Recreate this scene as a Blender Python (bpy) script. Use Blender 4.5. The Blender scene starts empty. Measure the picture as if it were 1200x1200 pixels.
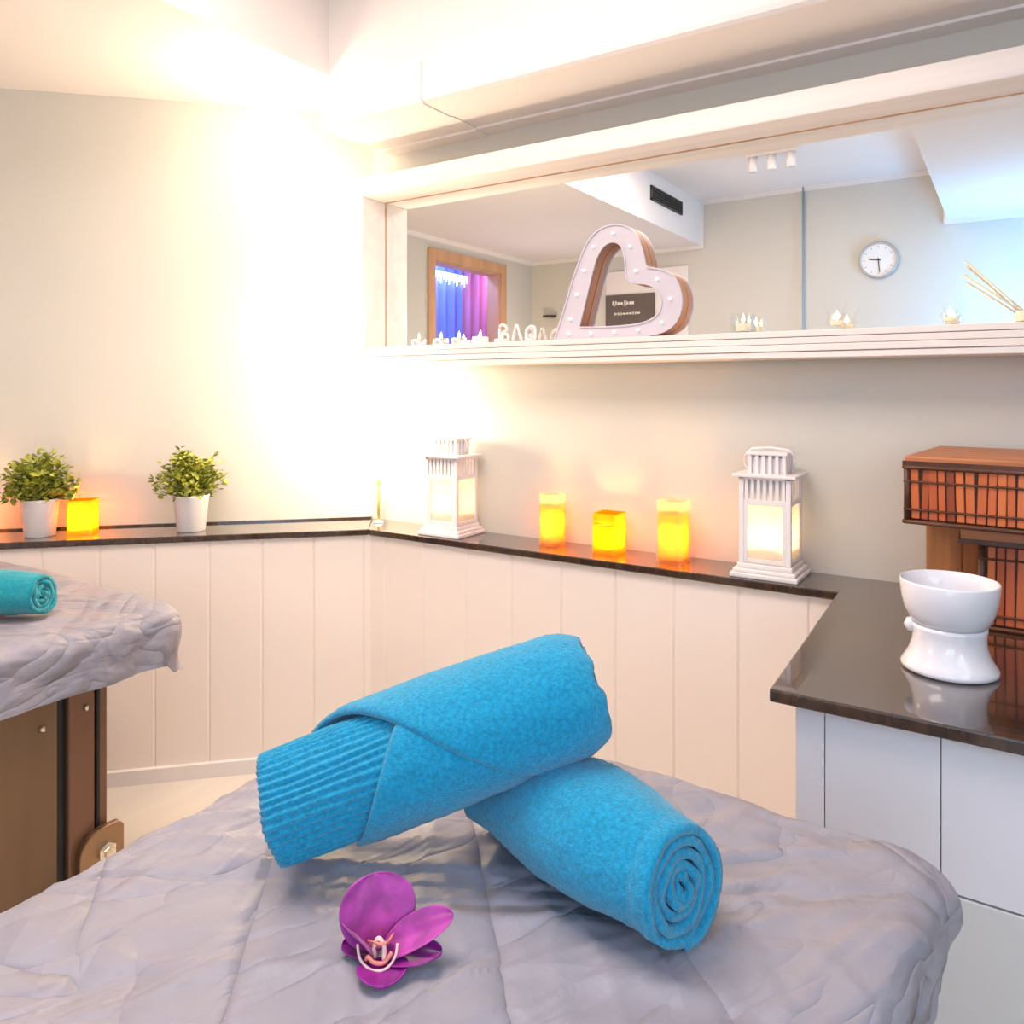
import bpy, bmesh, math, random
from math import sin, cos, pi, sqrt, radians, atan2, exp
from mathutils import Vector, Matrix, noise

random.seed(7)
SC = bpy.context.scene
COL = SC.collection

# ------------------------------------------------------------------ camera model (also used to measure points on known planes)
FPX, CX, HY, YAW, HC = 909.0, 600.0, 455.0, radians(33), 1.225
FW = (-sin(YAW), cos(YAW)); RT = (cos(YAW), sin(YAW))
def ray(u, v):
    a = (u - CX) / FPX
    return FW[0] + a * RT[0], FW[1] + a * RT[1], (HY - v) / FPX
def on_y(u, v, y):
    d = ray(u, v); t = y / d[1]
    return d[0] * t, HC + d[2] * t          # X and Z on a plane parallel to the mirror wall

# ------------------------------------------------------------------ materials
MATS = {}
def mat(name, col, rough=.5, metal=0., bump=None, var=None, spec=.5, emit=None, estr=0., trans=0., ior=1.45, sheen=0., coat=0., alpha=1.):
    """bump=(scale, strength, distance, stretch)   var=(scale, amount)"""
    m = bpy.data.materials.new(name); m.use_nodes = True
    nt = m.node_tree; b = nt.nodes['Principled BSDF']
    b.inputs['Base Color'].default_value = (*col, 1)
    b.inputs['Roughness'].default_value = rough
    b.inputs['Metallic'].default_value = metal
    b.inputs['Specular IOR Level'].default_value = spec
    b.inputs['IOR'].default_value = ior
    b.inputs['Transmission Weight'].default_value = trans
    b.inputs['Sheen Weight'].default_value = sheen
    b.inputs['Coat Weight'].default_value = coat
    b.inputs['Alpha'].default_value = alpha
    if emit: 
        b.inputs['Emission Color'].default_value = (*emit, 1); b.inputs['Emission Strength'].default_value = estr
    if bump or var:
        tc = nt.nodes.new('ShaderNodeTexCoord')
    if var:
        n = nt.nodes.new('ShaderNodeTexNoise'); n.inputs['Scale'].default_value = var[0]; n.inputs['Detail'].default_value = 4
        mp = nt.nodes.new('ShaderNodeMapping'); mp.inputs['Scale'].default_value = var[2] if len(var) > 2 else (1, 1, 1)
        nt.links.new(tc.outputs['Object'], mp.inputs['Vector']); nt.links.new(mp.outputs['Vector'], n.inputs['Vector'])
        r = nt.nodes.new('ShaderNodeValToRGB')
        a = var[1]
        r.color_ramp.elements[0].position = .3; r.color_ramp.elements[1].position = .7
        r.color_ramp.elements[0].color = (*[c * (1 - a) for c in col], 1)
        c2 = var[3] if len(var) > 3 else [min(1, c * (1 + a)) for c in col]
        r.color_ramp.elements[1].color = (*c2, 1)
        nt.links.new(n.outputs['Fac'], r.inputs['Fac']); nt.links.new(r.outputs['Color'], b.inputs['Base Color'])
    if bump:
        n = nt.nodes.new('ShaderNodeTexNoise'); n.inputs['Scale'].default_value = bump[0]; n.inputs['Detail'].default_value = 5
        mp = nt.nodes.new('ShaderNodeMapping')
        if len(bump) > 3: mp.inputs['Scale'].default_value = bump[3]
        nt.links.new(tc.outputs['Object'], mp.inputs['Vector']); nt.links.new(mp.outputs['Vector'], n.inputs['Vector'])
        bp = nt.nodes.new('ShaderNodeBump'); bp.inputs['Strength'].default_value = bump[1]; bp.inputs['Distance'].default_value = bump[2]
        nt.links.new(n.outputs['Fac'], bp.inputs['Height']); nt.links.new(bp.outputs['Normal'], b.inputs['Normal'])
    MATS[name] = m
    return m

M_wall   = mat('sage_wall_paint', (.65, .628, .565), .85, bump=(60, .08, .002), var=(1.3, .02))
M_ceil   = mat('white_ceiling_paint', (.86, .81, .78), .8, var=(2, .015))
M_white  = mat('white_gloss_paint', (.85, .80, .77), .45, bump=(40, .05, .001))
M_plank  = mat('white_plank_paint', (.90, .80, .72), .5, bump=(14, .06, .002, (1, 1, .05)))
M_cab    = mat('white_cabinet_paint', (.68, .67, .71), .42)
M_cabgrey= mat('grey_white_cabinet_paint', (.58, .58, .57), .5)
M_frame  = mat('whitewashed_wood', (.86, .78, .72), .5, bump=(30, .25, .0015, (.06, 1, 1)), var=(25, .06, (.05, 1, 1)))
M_floor  = mat('pale_floor_boards', (.72, .66, .59), .35, var=(6, .08, (1, .12, 1)))
M_mirror = mat('mirror_silver', (.93, .95, .95), .004, 1.0)
M_dark   = mat('dark_gap', (.10, .07, .05), .7)
M_sheet  = mat('grey_lilac_sheet', (.30, .285, .325), .5, bump=(60, .5, .002, (.5, 1, 1)), var=(3, .06), spec=.4)
def crinkle(m):
    # long thin creases: ridges where a stretched noise crosses its middle value, in three directions
    nt = m.node_tree; b = nt.nodes['Principled BSDF']; old = b.inputs['Normal'].links[0].from_node
    tc = nt.nodes.new('ShaderNodeTexCoord')
    def math_(op, a, v):
        q = nt.nodes.new('ShaderNodeMath'); q.operation = op; q.inputs[1].default_value = v; nt.links.new(a, q.inputs[0]); return q
    for rz, st, sc, k, dist in ((-.55, (.22, 1, 1), 6.5, 9, .010), (.75, (.20, 1, 1), 5.5, 9, .009), (-1.2, (.25, 1, 1), 13, 7, .004)):
        mp = nt.nodes.new('ShaderNodeMapping'); mp.inputs['Rotation'].default_value = (0, 0, rz); mp2 = nt.nodes.new('ShaderNodeMapping'); mp2.inputs['Scale'].default_value = st
        n = nt.nodes.new('ShaderNodeTexNoise'); n.inputs['Scale'].default_value = sc; n.inputs['Detail'].default_value = 2.5; n.inputs['Distortion'].default_value = .4
        bp = nt.nodes.new('ShaderNodeBump'); bp.inputs['Strength'].default_value = .8; bp.inputs['Distance'].default_value = dist
        nt.links.new(tc.outputs['Object'], mp.inputs['Vector']); nt.links.new(mp.outputs['Vector'], mp2.inputs['Vector']); nt.links.new(mp2.outputs['Vector'], n.inputs['Vector'])
        q = math_('SUBTRACT', n.outputs['Fac'], .5); q = math_('ABSOLUTE', q.outputs[0], 0); q = math_('MULTIPLY', q.outputs[0], k); q = math_('MINIMUM', q.outputs[0], 1); q = math_('POWER', q.outputs[0], .7)
        nt.links.new(q.outputs[0], bp.inputs['Height']); nt.links.new(old.outputs['Normal'], bp.inputs['Normal']); nt.links.new(bp.outputs['Normal'], b.inputs['Normal']); old = bp
crinkle(M_sheet)
M_towel  = mat('turquoise_terry', (.008, .29, .50), .95, bump=(480, .9, .0022), var=(240, .22), sheen=.32, spec=.2)
M_towel2 = mat('teal_terry', (.006, .30, .36), .95, bump=(480, .9, .0022), var=(220, .22), sheen=.32, spec=.2)
M_brown  = mat('brown_oak_panel', (.175, .098, .048), .4, var=(5, .35, (1, 1, .18)), bump=(18, .15, .001, (1, 1, .08)))
M_brown2 = mat('brown_painted_metal', (.20, .105, .062), .35, metal=.35)
M_black  = mat('black_shadow_gap_metal', (.012, .011, .011), .4)
M_bronze = mat('bronze_metal', (.33, .21, .12), .3, metal=.85)
M_screw  = mat('bright_screw_metal', (.8, .72, .6), .25, metal=1)
M_pot    = mat('white_ceramic_pot', (.86, .82, .81), .4)
M_soil   = mat('dark_soil', (.035, .022, .012), .95, bump=(120, .8, .004))
M_leaf   = mat('small_green_leaves', (.20, .26, .025), .5, var=(55, .4, (1, 1, 1), (.58, .58, .09)))
M_stem   = mat('green_stem', (.12, .16, .03), .6)
M_cer    = mat('white_glazed_ceramic', (.80, .79, .83), .12, coat=.4)
M_lant   = mat('white_lantern_metal', (.86, .81, .80), .4)
M_wax    = mat('ivory_wax', (.90, .80, .62), .5)
M_alu    = mat('tealight_aluminium', (.75, .73, .72), .3, metal=.9)
M_bulb   = mat('warm_bulb', (1, .95, .9), .2, emit=(1, .95, .92), estr=.45)
M_heart  = mat('white_heart_front', (.62, .575, .63), .4)
M_copper = mat('orange_brown_heart_side', (.50, .22, .10), .5)
M_petal  = mat('magenta_petal', (.37, .035, .29), .45, var=(55, .35, (1, 1, 1)), sheen=.3)
M_petald = mat('deep_purple_petal', (.24, .010, .22), .45, var=(70, .3, (1, 1, 1)))
M_lip    = mat('salmon_orchid_lip', (.85, .28, .22), .4)
M_lipw   = mat('cream_orchid_edge', (.95, .66, .58), .4)
M_clock  = mat('clock_rim_grey', (.45, .44, .43), .35, metal=.3)
M_face   = mat('clock_face_white', (.82, .82, .80), .5)
M_hand   = mat('clock_hand_grey', (.10, .09, .09), .5)
M_doorw  = mat('orange_wood_trim', (.62, .36, .20), .5, var=(10, .15, (1, 1, .1)))
M_curt   = mat('blue_curtain', (.20, .28, .90), .8)
M_curtp  = mat('pink_lilac_curtain', (.70, .35, .62), .8)
M_led    = mat('white_led', (1, 1, 1), .3, emit=(.92, .95, 1), estr=6)
M_vent   = mat('dark_vent_metal', (.05, .045, .04), .5)
M_pipe   = mat('blue_grey_pipe', (.33, .40, .46), .4)
M_board  = mat('white_board', (.82, .77, .74), .6)
M_sign   = mat('dark_taupe_sign', (.13, .10, .085), .6)
M_ink    = mat('cream_lettering', (.85, .78, .66), .6)
M_reed   = mat('pale_reed', (.86, .74, .52), .7)
M_scrib  = mat('brown_scribble', (.40, .20, .02), .6)
M_tan    = mat('tan_woven_wood', (.46, .20, .075), .6, var=(40, .3, (1, 1, .06)), bump=(60, .5, .002, (1, 1, .05)))
M_incense= mat('yellow_green_stick', (.62, .60, .14), .5)

def mat_countertop():
    m = mat('espresso_wood_top', (.05, .03, .022), .15, coat=1., spec=.6)
    nt = m.node_tree; b = nt.nodes['Principled BSDF']
    tc = nt.nodes.new('ShaderNodeTexCoord'); mp = nt.nodes.new('ShaderNodeMapping'); mp.inputs['Scale'].default_value = (26, 1.6, 6)
    n = nt.nodes.new('ShaderNodeTexNoise'); n.inputs['Scale'].default_value = 2.2; n.inputs['Detail'].default_value = 6
    r = nt.nodes.new('ShaderNodeValToRGB'); r.color_ramp.elements[0].position = .35; r.color_ramp.elements[1].position = .75
    r.color_ramp.elements[0].color = (.030, .018, .013, 1); r.color_ramp.elements[1].color = (.075, .038, .022, 1)
    nt.links.new(tc.outputs['Object'], mp.inputs['Vector']); nt.links.new(mp.outputs['Vector'], n.inputs['Vector'])
    nt.links.new(n.outputs['Fac'], r.inputs['Fac']); nt.links.new(r.outputs['Color'], b.inputs['Base Color'])
    return m
M_top = mat_countertop()

def mat_bamboo():
    m = mat('reddish_bamboo_slat', (.33, .085, .028), .38)
    nt = m.node_tree; b = nt.nodes['Principled BSDF']
    g = nt.nodes.new('ShaderNodeNewGeometry'); r = nt.nodes.new('ShaderNodeValToRGB')
    e = r.color_ramp.elements
    e[0].color = (.24, .050, .018, 1); e[1].color = (.80, .24, .07, 1)
    k = e.new(.5); k.color = (.56, .12, .038, 1)
    nt.links.new(g.outputs['Random Per Island'], r.inputs['Fac']); nt.links.new(r.outputs['Color'], b.inputs['Base Color'])
    return m
M_bamboo = mat_bamboo()
M_bamdark = mat('dark_bamboo_frame', (.085, .028, .014), .4, var=(30, .4))
M_bamlid = mat('brown_bamboo_lid', (.48, .17, .06), .45, var=(30, .35, (.1, 1, 1)))

def mat_amber():
    m = bpy.data.materials.new('amber_frosted_glass'); m.use_nodes = True
    nt = m.node_tree; nt.nodes.remove(nt.nodes['Principled BSDF']); out = nt.nodes['Material Output']
    tl = nt.nodes.new('ShaderNodeBsdfTranslucent'); tl.inputs['Color'].default_value = (1, .58, .012, 1)
    tr = nt.nodes.new('ShaderNodeBsdfTransparent'); tr.inputs['Color'].default_value = (1, .72, .25, 1)
    gl = nt.nodes.new('ShaderNodeBsdfGlossy'); gl.inputs['Roughness'].default_value = .15; gl.inputs['Color'].default_value = (1, .95, .9, 1)
    m1 = nt.nodes.new('ShaderNodeMixShader'); m1.inputs['Fac'].default_value = .18
    m2 = nt.nodes.new('ShaderNodeMixShader'); m2.inputs['Fac'].default_value = .05
    nt.links.new(tl.outputs[0], m1.inputs[1]); nt.links.new(tr.outputs[0], m1.inputs[2])
    nt.links.new(m1.outputs[0], m2.inputs[1]); nt.links.new(gl.outputs[0], m2.inputs[2])
    nt.links.new(m2.outputs[0], out.inputs['Surface'])
    return m
M_amber = mat_amber()
def mat_flame():
    m = bpy.data.materials.new('candle_flame'); m.use_nodes = True
    nt = m.node_tree; nt.nodes.remove(nt.nodes['Principled BSDF']); out = nt.nodes['Material Output']
    tr = nt.nodes.new('ShaderNodeBsdfTransparent'); em = nt.nodes.new('ShaderNodeEmission'); ad = nt.nodes.new('ShaderNodeAddShader')
    em.inputs['Color'].default_value = (1, .68, .32, 1); em.inputs['Strength'].default_value = 5
    nt.links.new(tr.outputs[0], ad.inputs[0]); nt.links.new(em.outputs[0], ad.inputs[1]); nt.links.new(ad.outputs[0], out.inputs['Surface'])
    return m
M_flame = mat_flame()
def mat_milk(name='milky_pane', col=(.95, .90, .80), dfac=.45, tfac=.25):
    m = bpy.data.materials.new(name); m.use_nodes = True
    nt = m.node_tree; nt.nodes.remove(nt.nodes['Principled BSDF']); out = nt.nodes['Material Output']
    tl = nt.nodes.new('ShaderNodeBsdfTranslucent'); tl.inputs['Color'].default_value = (*col, 1)
    df = nt.nodes.new('ShaderNodeBsdfDiffuse'); df.inputs['Color'].default_value = (.88, .85, .80, 1)
    tr = nt.nodes.new('ShaderNodeBsdfTransparent')
    m1 = nt.nodes.new('ShaderNodeMixShader'); m1.inputs['Fac'].default_value = dfac
    m2 = nt.nodes.new('ShaderNodeMixShader'); m2.inputs['Fac'].default_value = tfac
    nt.links.new(tl.outputs[0], m1.inputs[1]); nt.links.new(df.outputs[0], m1.inputs[2])
    nt.links.new(m1.outputs[0], m2.inputs[1]); nt.links.new(tr.outputs[0], m2.inputs[2]); nt.links.new(m2.outputs[0], out.inputs['Surface'])
    return m
def mat_thin_glass(name, col, gloss):
    m = bpy.data.materials.new(name); m.use_nodes = True
    nt = m.node_tree; nt.nodes.remove(nt.nodes['Principled BSDF']); out = nt.nodes['Material Output']
    tr = nt.nodes.new('ShaderNodeBsdfTransparent'); tr.inputs['Color'].default_value = (*col, 1)
    gl = nt.nodes.new('ShaderNodeBsdfGlossy'); gl.inputs['Roughness'].default_value = .03
    mx = nt.nodes.new('ShaderNodeMixShader'); mx.inputs['Fac'].default_value = gloss
    nt.links.new(tr.outputs[0], mx.inputs[1]); nt.links.new(gl.outputs[0], mx.inputs[2])
    nt.links.new(mx.outputs[0], out.inputs['Surface'])
    return m
M_glass = mat_thin_glass('clear_thin_glass', (.98, .98, .97), .07)
M_milk = mat_milk()
M_clearcup = mat_milk('lightly_frosted_cup', (1, .84, .50), .1, .55)

# ------------------------------------------------------------------ object helpers
def obj(name, bm, m, parent=None, smooth=False, bevel=0., sub=0, autosmooth=None, solid=0.):
    me = bpy.data.meshes.new(name)
    bmesh.ops.recalc_face_normals(bm, faces=bm.faces)
    if smooth:
        for f in bm.faces: f.smooth = True
    bm.to_mesh(me); bm.free()
    o = bpy.data.objects.new(name, me); COL.objects.link(o)
    for mm in (m if isinstance(m, (list, tuple)) else [m]): me.materials.append(mm)
    if parent: o.parent = parent
    if solid:
        s = o.modifiers.new('solid', 'SOLIDIFY'); s.thickness = solid; s.offset = 0
    if bevel:
        b = o.modifiers.new('bevel', 'BEVEL'); b.width = bevel; b.segments = 2; b.limit_method = 'ANGLE'; b.angle_limit = radians(40)
    if sub:
        s = o.modifiers.new('sub', 'SUBSURF'); s.levels = sub; s.render_levels = sub
    return o
def tag(o, label, cat, group=None, kind=None):
    o['label'] = label; o['category'] = cat
    if group: o['group'] = group
    if kind: o['kind'] = kind
    return o
def thing(name, label, cat, loc=(0, 0, 0), rz=0, group=None):
    o = bpy.data.objects.new(name, None); COL.objects.link(o); o.empty_display_size = .05
    o.location = loc; o.rotation_euler = (0, 0, rz)
    return tag(o, label, cat, group)
def struct(name, bm, m, label=None, **k):
    o = obj(name, bm, m, **k); o['kind'] = 'structure'
    if label: o['label'] = label
    return o
def dup(root, loc, label, group=None, rz=None):
    r = root.copy(); COL.objects.link(r); r.location = loc; r['label'] = label
    if rz is not None: r.rotation_euler = (0, 0, rz)
    if group: r['group'] = group
    for ch in list(root.children):
        c = ch.copy(); COL.objects.link(c); c.parent = r
        for g in list(ch.children):
            d = g.copy(); COL.objects.link(d); d.parent = c
    return r
def add_box(bm, x0, x1, y0, y1, z0, z1, mtx=None):
    vs = [bm.verts.new((x, y, z)) for x in (x0, x1) for y in (y0, y1) for z in (z0, z1)]
    if mtx:
        for v in vs: v.co = mtx @ v.co
    for f in ((0, 1, 3, 2), (4, 6, 7, 5), (0, 4, 5, 1), (2, 3, 7, 6), (0, 2, 6, 4), (1, 5, 7, 3)):
        bm.faces.new([vs[i] for i in f])
    return vs
def box(x0, x1, y0, y1, z0, z1, mtx=None):
    bm = bmesh.new(); add_box(bm, x0, x1, y0, y1, z0, z1, mtx); return bm
def boxes(lst):
    bm = bmesh.new()
    for b in lst: add_box(bm, *b)
    return bm
def add_lathe(bm, prof, n=48, c=(0, 0, 0), close=False):
    rings = []
    for r, z in prof:
        if r < 1e-5: rings.append([bm.verts.new((c[0], c[1], c[2] + z))])
        else: rings.append([bm.verts.new((c[0] + r * cos(2 * pi * k / n), c[1] + r * sin(2 * pi * k / n), c[2] + z)) for k in range(n)])
    if close: rings.append(rings[0])
    for a, b in zip(rings, rings[1:]):
        for k in range(n):
            k2 = (k + 1) % n
            if len(a) == 1 and len(b) == 1: continue
            if len(a) == 1: bm.faces.new((a[0], b[k], b[k2]))
            elif len(b) == 1: bm.faces.new((a[k], b[0], a[k2]))
            else: bm.faces.new((a[k], b[k], b[k2], a[k2]))
    return bm
def lathe(prof, n=48, c=(0, 0, 0), close=False): return add_lathe(bmesh.new(), prof, n, c, close)
def add_tube(bm, pts, r, n=8, cap=True):
    pts = [Vector(p) for p in pts]; rings = []
    rr = r if isinstance(r, (list, tuple)) else [r] * len(pts)
    up = Vector((0, 0, 1))
    for i, p in enumerate(pts):
        t = (pts[min(i + 1, len(pts) - 1)] - pts[max(i - 1, 0)]).normalized()
        a = up if abs(t.dot(up)) < .95 else Vector((0, 1, 0))
        s = t.cross(a).normalized(); q = s.cross(t)
        rings.append([bm.verts.new(p + s * rr[i] * cos(2 * pi * k / n) + q * rr[i] * sin(2 * pi * k / n)) for k in range(n)])
    for a, b in zip(rings, rings[1:]):
        for k in range(n): bm.faces.new((a[k], b[k], b[(k + 1) % n], a[(k + 1) % n]))
    if cap:
        bm.faces.new(list(reversed(rings[0]))); bm.faces.new(rings[-1])
    return bm
def tube(pts, r, n=8): return add_tube(bmesh.new(), pts, r, n)
def add_prism(bm, poly, z0, z1):
    a = [bm.verts.new((x, y, z0)) for x, y in poly]; b = [bm.verts.new((x, y, z1)) for x, y in poly]
    n = len(poly)
    bm.faces.new(list(reversed(a))); bm.faces.new(b)
    for i in range(n): bm.faces.new((a[i], a[(i + 1) % n], b[(i + 1) % n], b[i]))
    return bm
def prism(poly, z0, z1): return add_prism(bmesh.new(), poly, z0, z1)
def catmull(pts, k=8, closed=True):
    out = []; n = len(pts)
    for i in range(n if closed else n - 1):
        if closed: p0, p1, p2, p3 = (pts[(i + j - 1) % n] for j in range(4))
        else: p0, p1, p2, p3 = (pts[max(0, min(n - 1, i + j - 1))] for j in range(4))
        for s in range(k):
            t = s / k
            out.append(tuple(.5 * ((2 * b) + (-a + c) * t + (2 * a - 5 * b + 4 * c - d) * t * t + (-a + 3 * b - 3 * c + d) * t ** 3)
                             for a, b, c, d in zip(p0, p1, p2, p3)))
    if not closed: out.append(pts[-1])
    return out
def lamp(kind, name, loc, power, col, size=.1, rot=None, aim=None, sizey=None, spot=None, blend=.5):
    l = bpy.data.lights.new(name, kind); l.energy = power; l.color = col
    if kind == 'AREA':
        l.size = size
        if sizey: l.shape = 'RECTANGLE'; l.size_y = sizey
    else: l.shadow_soft_size = size
    if kind == 'SPOT': l.spot_size = spot; l.spot_blend = blend
    o = bpy.data.objects.new(name, l); COL.objects.link(o); o.location = loc
    if rot: o.rotation_euler = rot
    if aim: o.rotation_euler = (Vector(aim) - Vector(loc)).to_track_quat('-Z', 'Y').to_euler()
    return o

# ================================================================== THE ROOM
HS = .763                      # top of the ledge and the counter
YB = 2.05                      # wall carrying the mirror
KA = 3.975                     # slanted wall on the left: y - x = KA
CORN = (YB - KA, YB)
XL, XR, YR = -3.16, 1.45, -1.11
ZLOW, ZHI, XT0, XT1 = 2.20, 2.50, -1.80, -.33
R45 = radians(45)

struct('floor', box(XL - 1.2, XR + .2, YR - .2, YB + .3, -.05, 0), M_floor)
struct('wall_back', box(CORN[0] - .10, XR + .1, YB, YB + .1, 0, 2.6), M_wall)
# slanted wall
def slant(off, x, z):          # a point on the slanted wall: off = distance into the room, x = distance from the corner
    return Vector((CORN[0] - x * .70711 + off * .70711, CORN[1] - x * .70711 - off * .70711, z))
yl = XL + KA
struct('wall_left', prism([(CORN[0] + .04, CORN[1] + .04), (XL - .1, yl - .1), (XL - .17, yl - .03), (CORN[0] - .03, CORN[1] + .11)], 0, 2.6), M_wall)
# side wall with the doorway, in front of which the camera does not look: seen only in the mirror
D0, D1, DZ = -.66, .10, 2.06
struct('wall_far_left', boxes([(XL - .1, XL, YR - .1, D0, 0, 2.6), (XL - .1, XL, D1, yl + .02, 0, 2.6), (XL - .1, XL, D0, D1, DZ, 2.6)]), M_wall)
struct('wall_rear', box(XL - .1, XR + .1, YR - .1, YR, 0, 2.6), M_wall)
struct('wall_right', box(XR, XR + .1, YR - .1, YB + .1, 0, 2.6), M_wall)
struct('ceiling', boxes([(XL - .1, XT0, YR - .1, YB + .1, ZLOW, 2.7), (XT1, XR + .1, YR - .1, YB + .1, ZLOW, 2.7),
                         (XT0 - .001, XT1 + .001, YR - .1, YB + .1, ZHI, 2.7)]), M_ceil)
# beam over the mirror: three shallow steps on its underside, one joint
bm = bmesh.new()
XBM = -1.83
prof = [(1.72, 2.51), (1.72, 2.060), (1.724, 2.049), (1.735, 2.043), (1.86, 2.043), (1.863, 2.047), (1.985, 2.047), (1.988, 2.041), (YB, 2.041), (YB, 2.51)]
def prof_run(bm, prof, x0, x1):
    a = [bm.verts.new((x0, y, z)) for y, z in prof]; b = [bm.verts.new((x1, y, z)) for y, z in prof]
    n = len(prof)
    bm.faces.new(a); bm.faces.new(list(reversed(b)))
    for i in range(n): bm.faces.new((a[i], b[i], b[(i + 1) % n], a[(i + 1) % n]))
prof_run(bm, prof, -1.424, XR)
prof2 = [(y - .006 if i in (1, 2, 3) else y, z - .004 if 1 <= i <= 8 else z) for i, (y, z) in enumerate(prof)]
prof2.insert(1, (1.72, 2.16)); prof2.insert(2, (1.714, 2.158))
prof_run(bm, prof2, XBM, -1.4245)
struct('ceiling_beam', bm, M_ceil)
# white cornices (most of them seen in the mirror)
struct('trim_1', box(XL, XL + .03, YR, yl, ZLOW - .03, ZLOW), M_white)
struct('trim_2', box(XL, XT0, YR, YR + .025, ZLOW - .025, ZLOW), M_white)
struct('trim_3', box(XT0, XT1, YR, YR + .025, ZHI - .025, ZHI), M_white)
struct('trim_4', box(XT1, XR, YR, YR + .025, ZLOW - .025, ZLOW), M_white)
struct('trim_5', box(XT1 - .02, XT1, YR, YR + .03, ZLOW - .025, ZHI), M_white)
struct('trim_6', box(XT0, XT0 + .018, YR, YR + .03, ZLOW - .025, ZHI), M_white)
p = struct('trim_7', tube([(-1.13, YR + .02, 0), (-1.13, YR + .02, ZHI)], .0075, 10), M_pipe, smooth=True); p['label'] = 'blue grey pipe running up the rear wall'
# wall panelling under the ledge: boards with V grooves
def planks(p0, p1, z0, z1, first, width, thick=.012, g=.0045, dp=.004):
    p0, p1 = Vector(p0), Vector(p1); L = (p1 - p0).length; d = (p1 - p0).normalized(); nrm = Vector((d.y, -d.x))
    xs = [(0, 0)]; x = first
    while x < L - .01:
        xs += [(x - g, 0), (x, -dp), (x + g, 0)]; x += width
    xs.append((L, 0))
    bm = bmesh.new()
    top = [(p0 + d * a + nrm * b) for a, b in xs] + [p1 - nrm * thick, p0 - nrm * thick]
    add_prism(bm, [(q.x, q.y) for q in top], z0, z1)
    return bm
YF, KF = 1.875, 3.652                    # front edges of the two ledges
FC = (YF - KF, YF)
YW, KW = YF + .016, KF + .022
WC = (YW - KW, YW)
wl = (XL + .02, XL + .02 + KW)
struct('trim_8', planks(wl, WC, .0, HS - .021, .136, .160), M_plank, label='white vertical board panelling below the left ledge')
struct('trim_9', planks(WC, (-.285, YW), .0, HS - .021, .06, .165), M_plank, label='white vertical board panelling below the ledge under the mirror')
bm = bmesh.new(); add_prism(bm, [(wl[0], wl[1]), (WC[0], WC[1]), (WC[0] + .011, WC[1] - .012), (wl[0] + .011, wl[1] - .012)], 0, .045)
struct('baseboard_left', bm, M_white)
struct('baseboard_back', box(WC[0], -.285, YW - .012, YW, 0, .045), M_white)

# ------------------------------------------------------------------ ledges and counter
wallp = lambda x: (x, x + KA)
bm = prism([(FC[0] - .002, FC[1]), (CORN[0], CORN[1]), (XL, yl), (XL, XL + KF)], HS - .02, HS)
led = thing('wall_ledge', 'dark wood ledge under the plant pots along the slanted left wall', 'shelf')
obj('ledge_board', bm, M_top, led, bevel=.003)
a, b = slant(0, .0, 0), slant(0, 1.70, 0); a2, b2 = slant(.012, .005, 0), slant(.012, 1.70, 0)
obj('upstand', prism([(a.x, a.y), (b.x, b.y), (b2.x, b2.y), (a2.x, a2.y)], HS, HS + .006), M_top, led)
YC, XC = 1.215, -.318
bm = prism([FC, (-.338, YF), (XC, YC), (XR, YC), (XR, YB), CORN], HS - .02, HS)
ct = thing('countertop', 'dark glossy wood counter and ledge running beneath the long mirror', 'countertop')
obj('counter_board', bm, M_top, ct, bevel=.003)
obj('upstand', box(CORN[0] + .02, XR, YB - .012, YB, HS, HS + .008), M_top, ct)
for x in (-.56, -.40):
    obj('edge_screw', lathe([(0, 0), (.004, 0), (.004, .003), (0, .004)], 10, (0, 0, 0)), M_screw, ct, smooth=True)
    s = ct.children[-1]; s.location = (x, YF - .0005, HS - .011); s.rotation_euler = (pi / 2, 0, 0)

cab = thing('base_cabinet', 'white panelled base cabinet under the wide end of the dark counter', 'cabinet', (-.285, 1.24, 0))
obj('carcass', box(0.0, 1.70, .012, .79, 0.0, HS - .021), M_cab, cab)
xs = [0, .043, .197, .51, .83, 1.15, 1.47, 1.70]
for x0, x1 in zip(xs, xs[1:]):
    obj('panel', box(x0 + .0007, x1 - .0007, 0, .012, .5215, HS - .022), M_cab, cab, bevel=.0008)
obj('corner_post', box(.0, .185, .0, .012, .0, .518), M_cab, cab, bevel=.002)
for x0, x1 in ((.187, .70), (.702, 1.2), (1.202, 1.70)):
    d = obj('door', box(x0 + .001, x1 - .001, 0, .012, .06, .518), M_cabgrey, cab, bevel=.002)
    obj('door_knob', lathe([(0, 0), (.006, 0), (.006, .012), (.013, .016), (.013, .022), (0, .026)], 16), M_screw, d, smooth=True)
    k = d.children[-1]; k.location = (x1 - .05, 0, .30); k.rotation_euler = (pi / 2, 0, 0)

# ------------------------------------------------------------------ mirror in its deep frame
YM, YFR = 2.02, 1.905
MX0, MX1, MZ0, MZ1 = -1.835, .62, 1.362, 1.868
mir = thing('wall_mirror', 'long wall mirror in a deep whitewashed box frame with a shelf sill', 'mirror')
obj('mirror_glass', box(MX0 - .004, MX1 + .004, YM, YM + .006, MZ0 - .004, MZ1 + .004), M_mirror, mir)
obj('back_board', box(MX0 - .06, MX1 + .06, YM + .006, YB, MZ0 - .06, MZ1 + .06), M_dark, mir)
gap = obj('mirror_seam', boxes([(MX0 - .001, MX0 + .0025, YM - .003, YM, MZ0, MZ1), (MX0, MX1, YM - .003, YM, MZ1 - .0025, MZ1 + .001)]), M_doorw, mir)
obj('frame_top', boxes([(MX0 - .062, MX1 + .062, YFR, YM + .01, MZ1, MZ1 + .062)]), M_frame, mir, bevel=.004)
for x in (MX0 - .062, MX1): obj('frame_side', box(x, x + .062, YFR, YM + .01, MZ0, MZ1), M_frame, mir, bevel=.004)
bm = bmesh.new()
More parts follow.
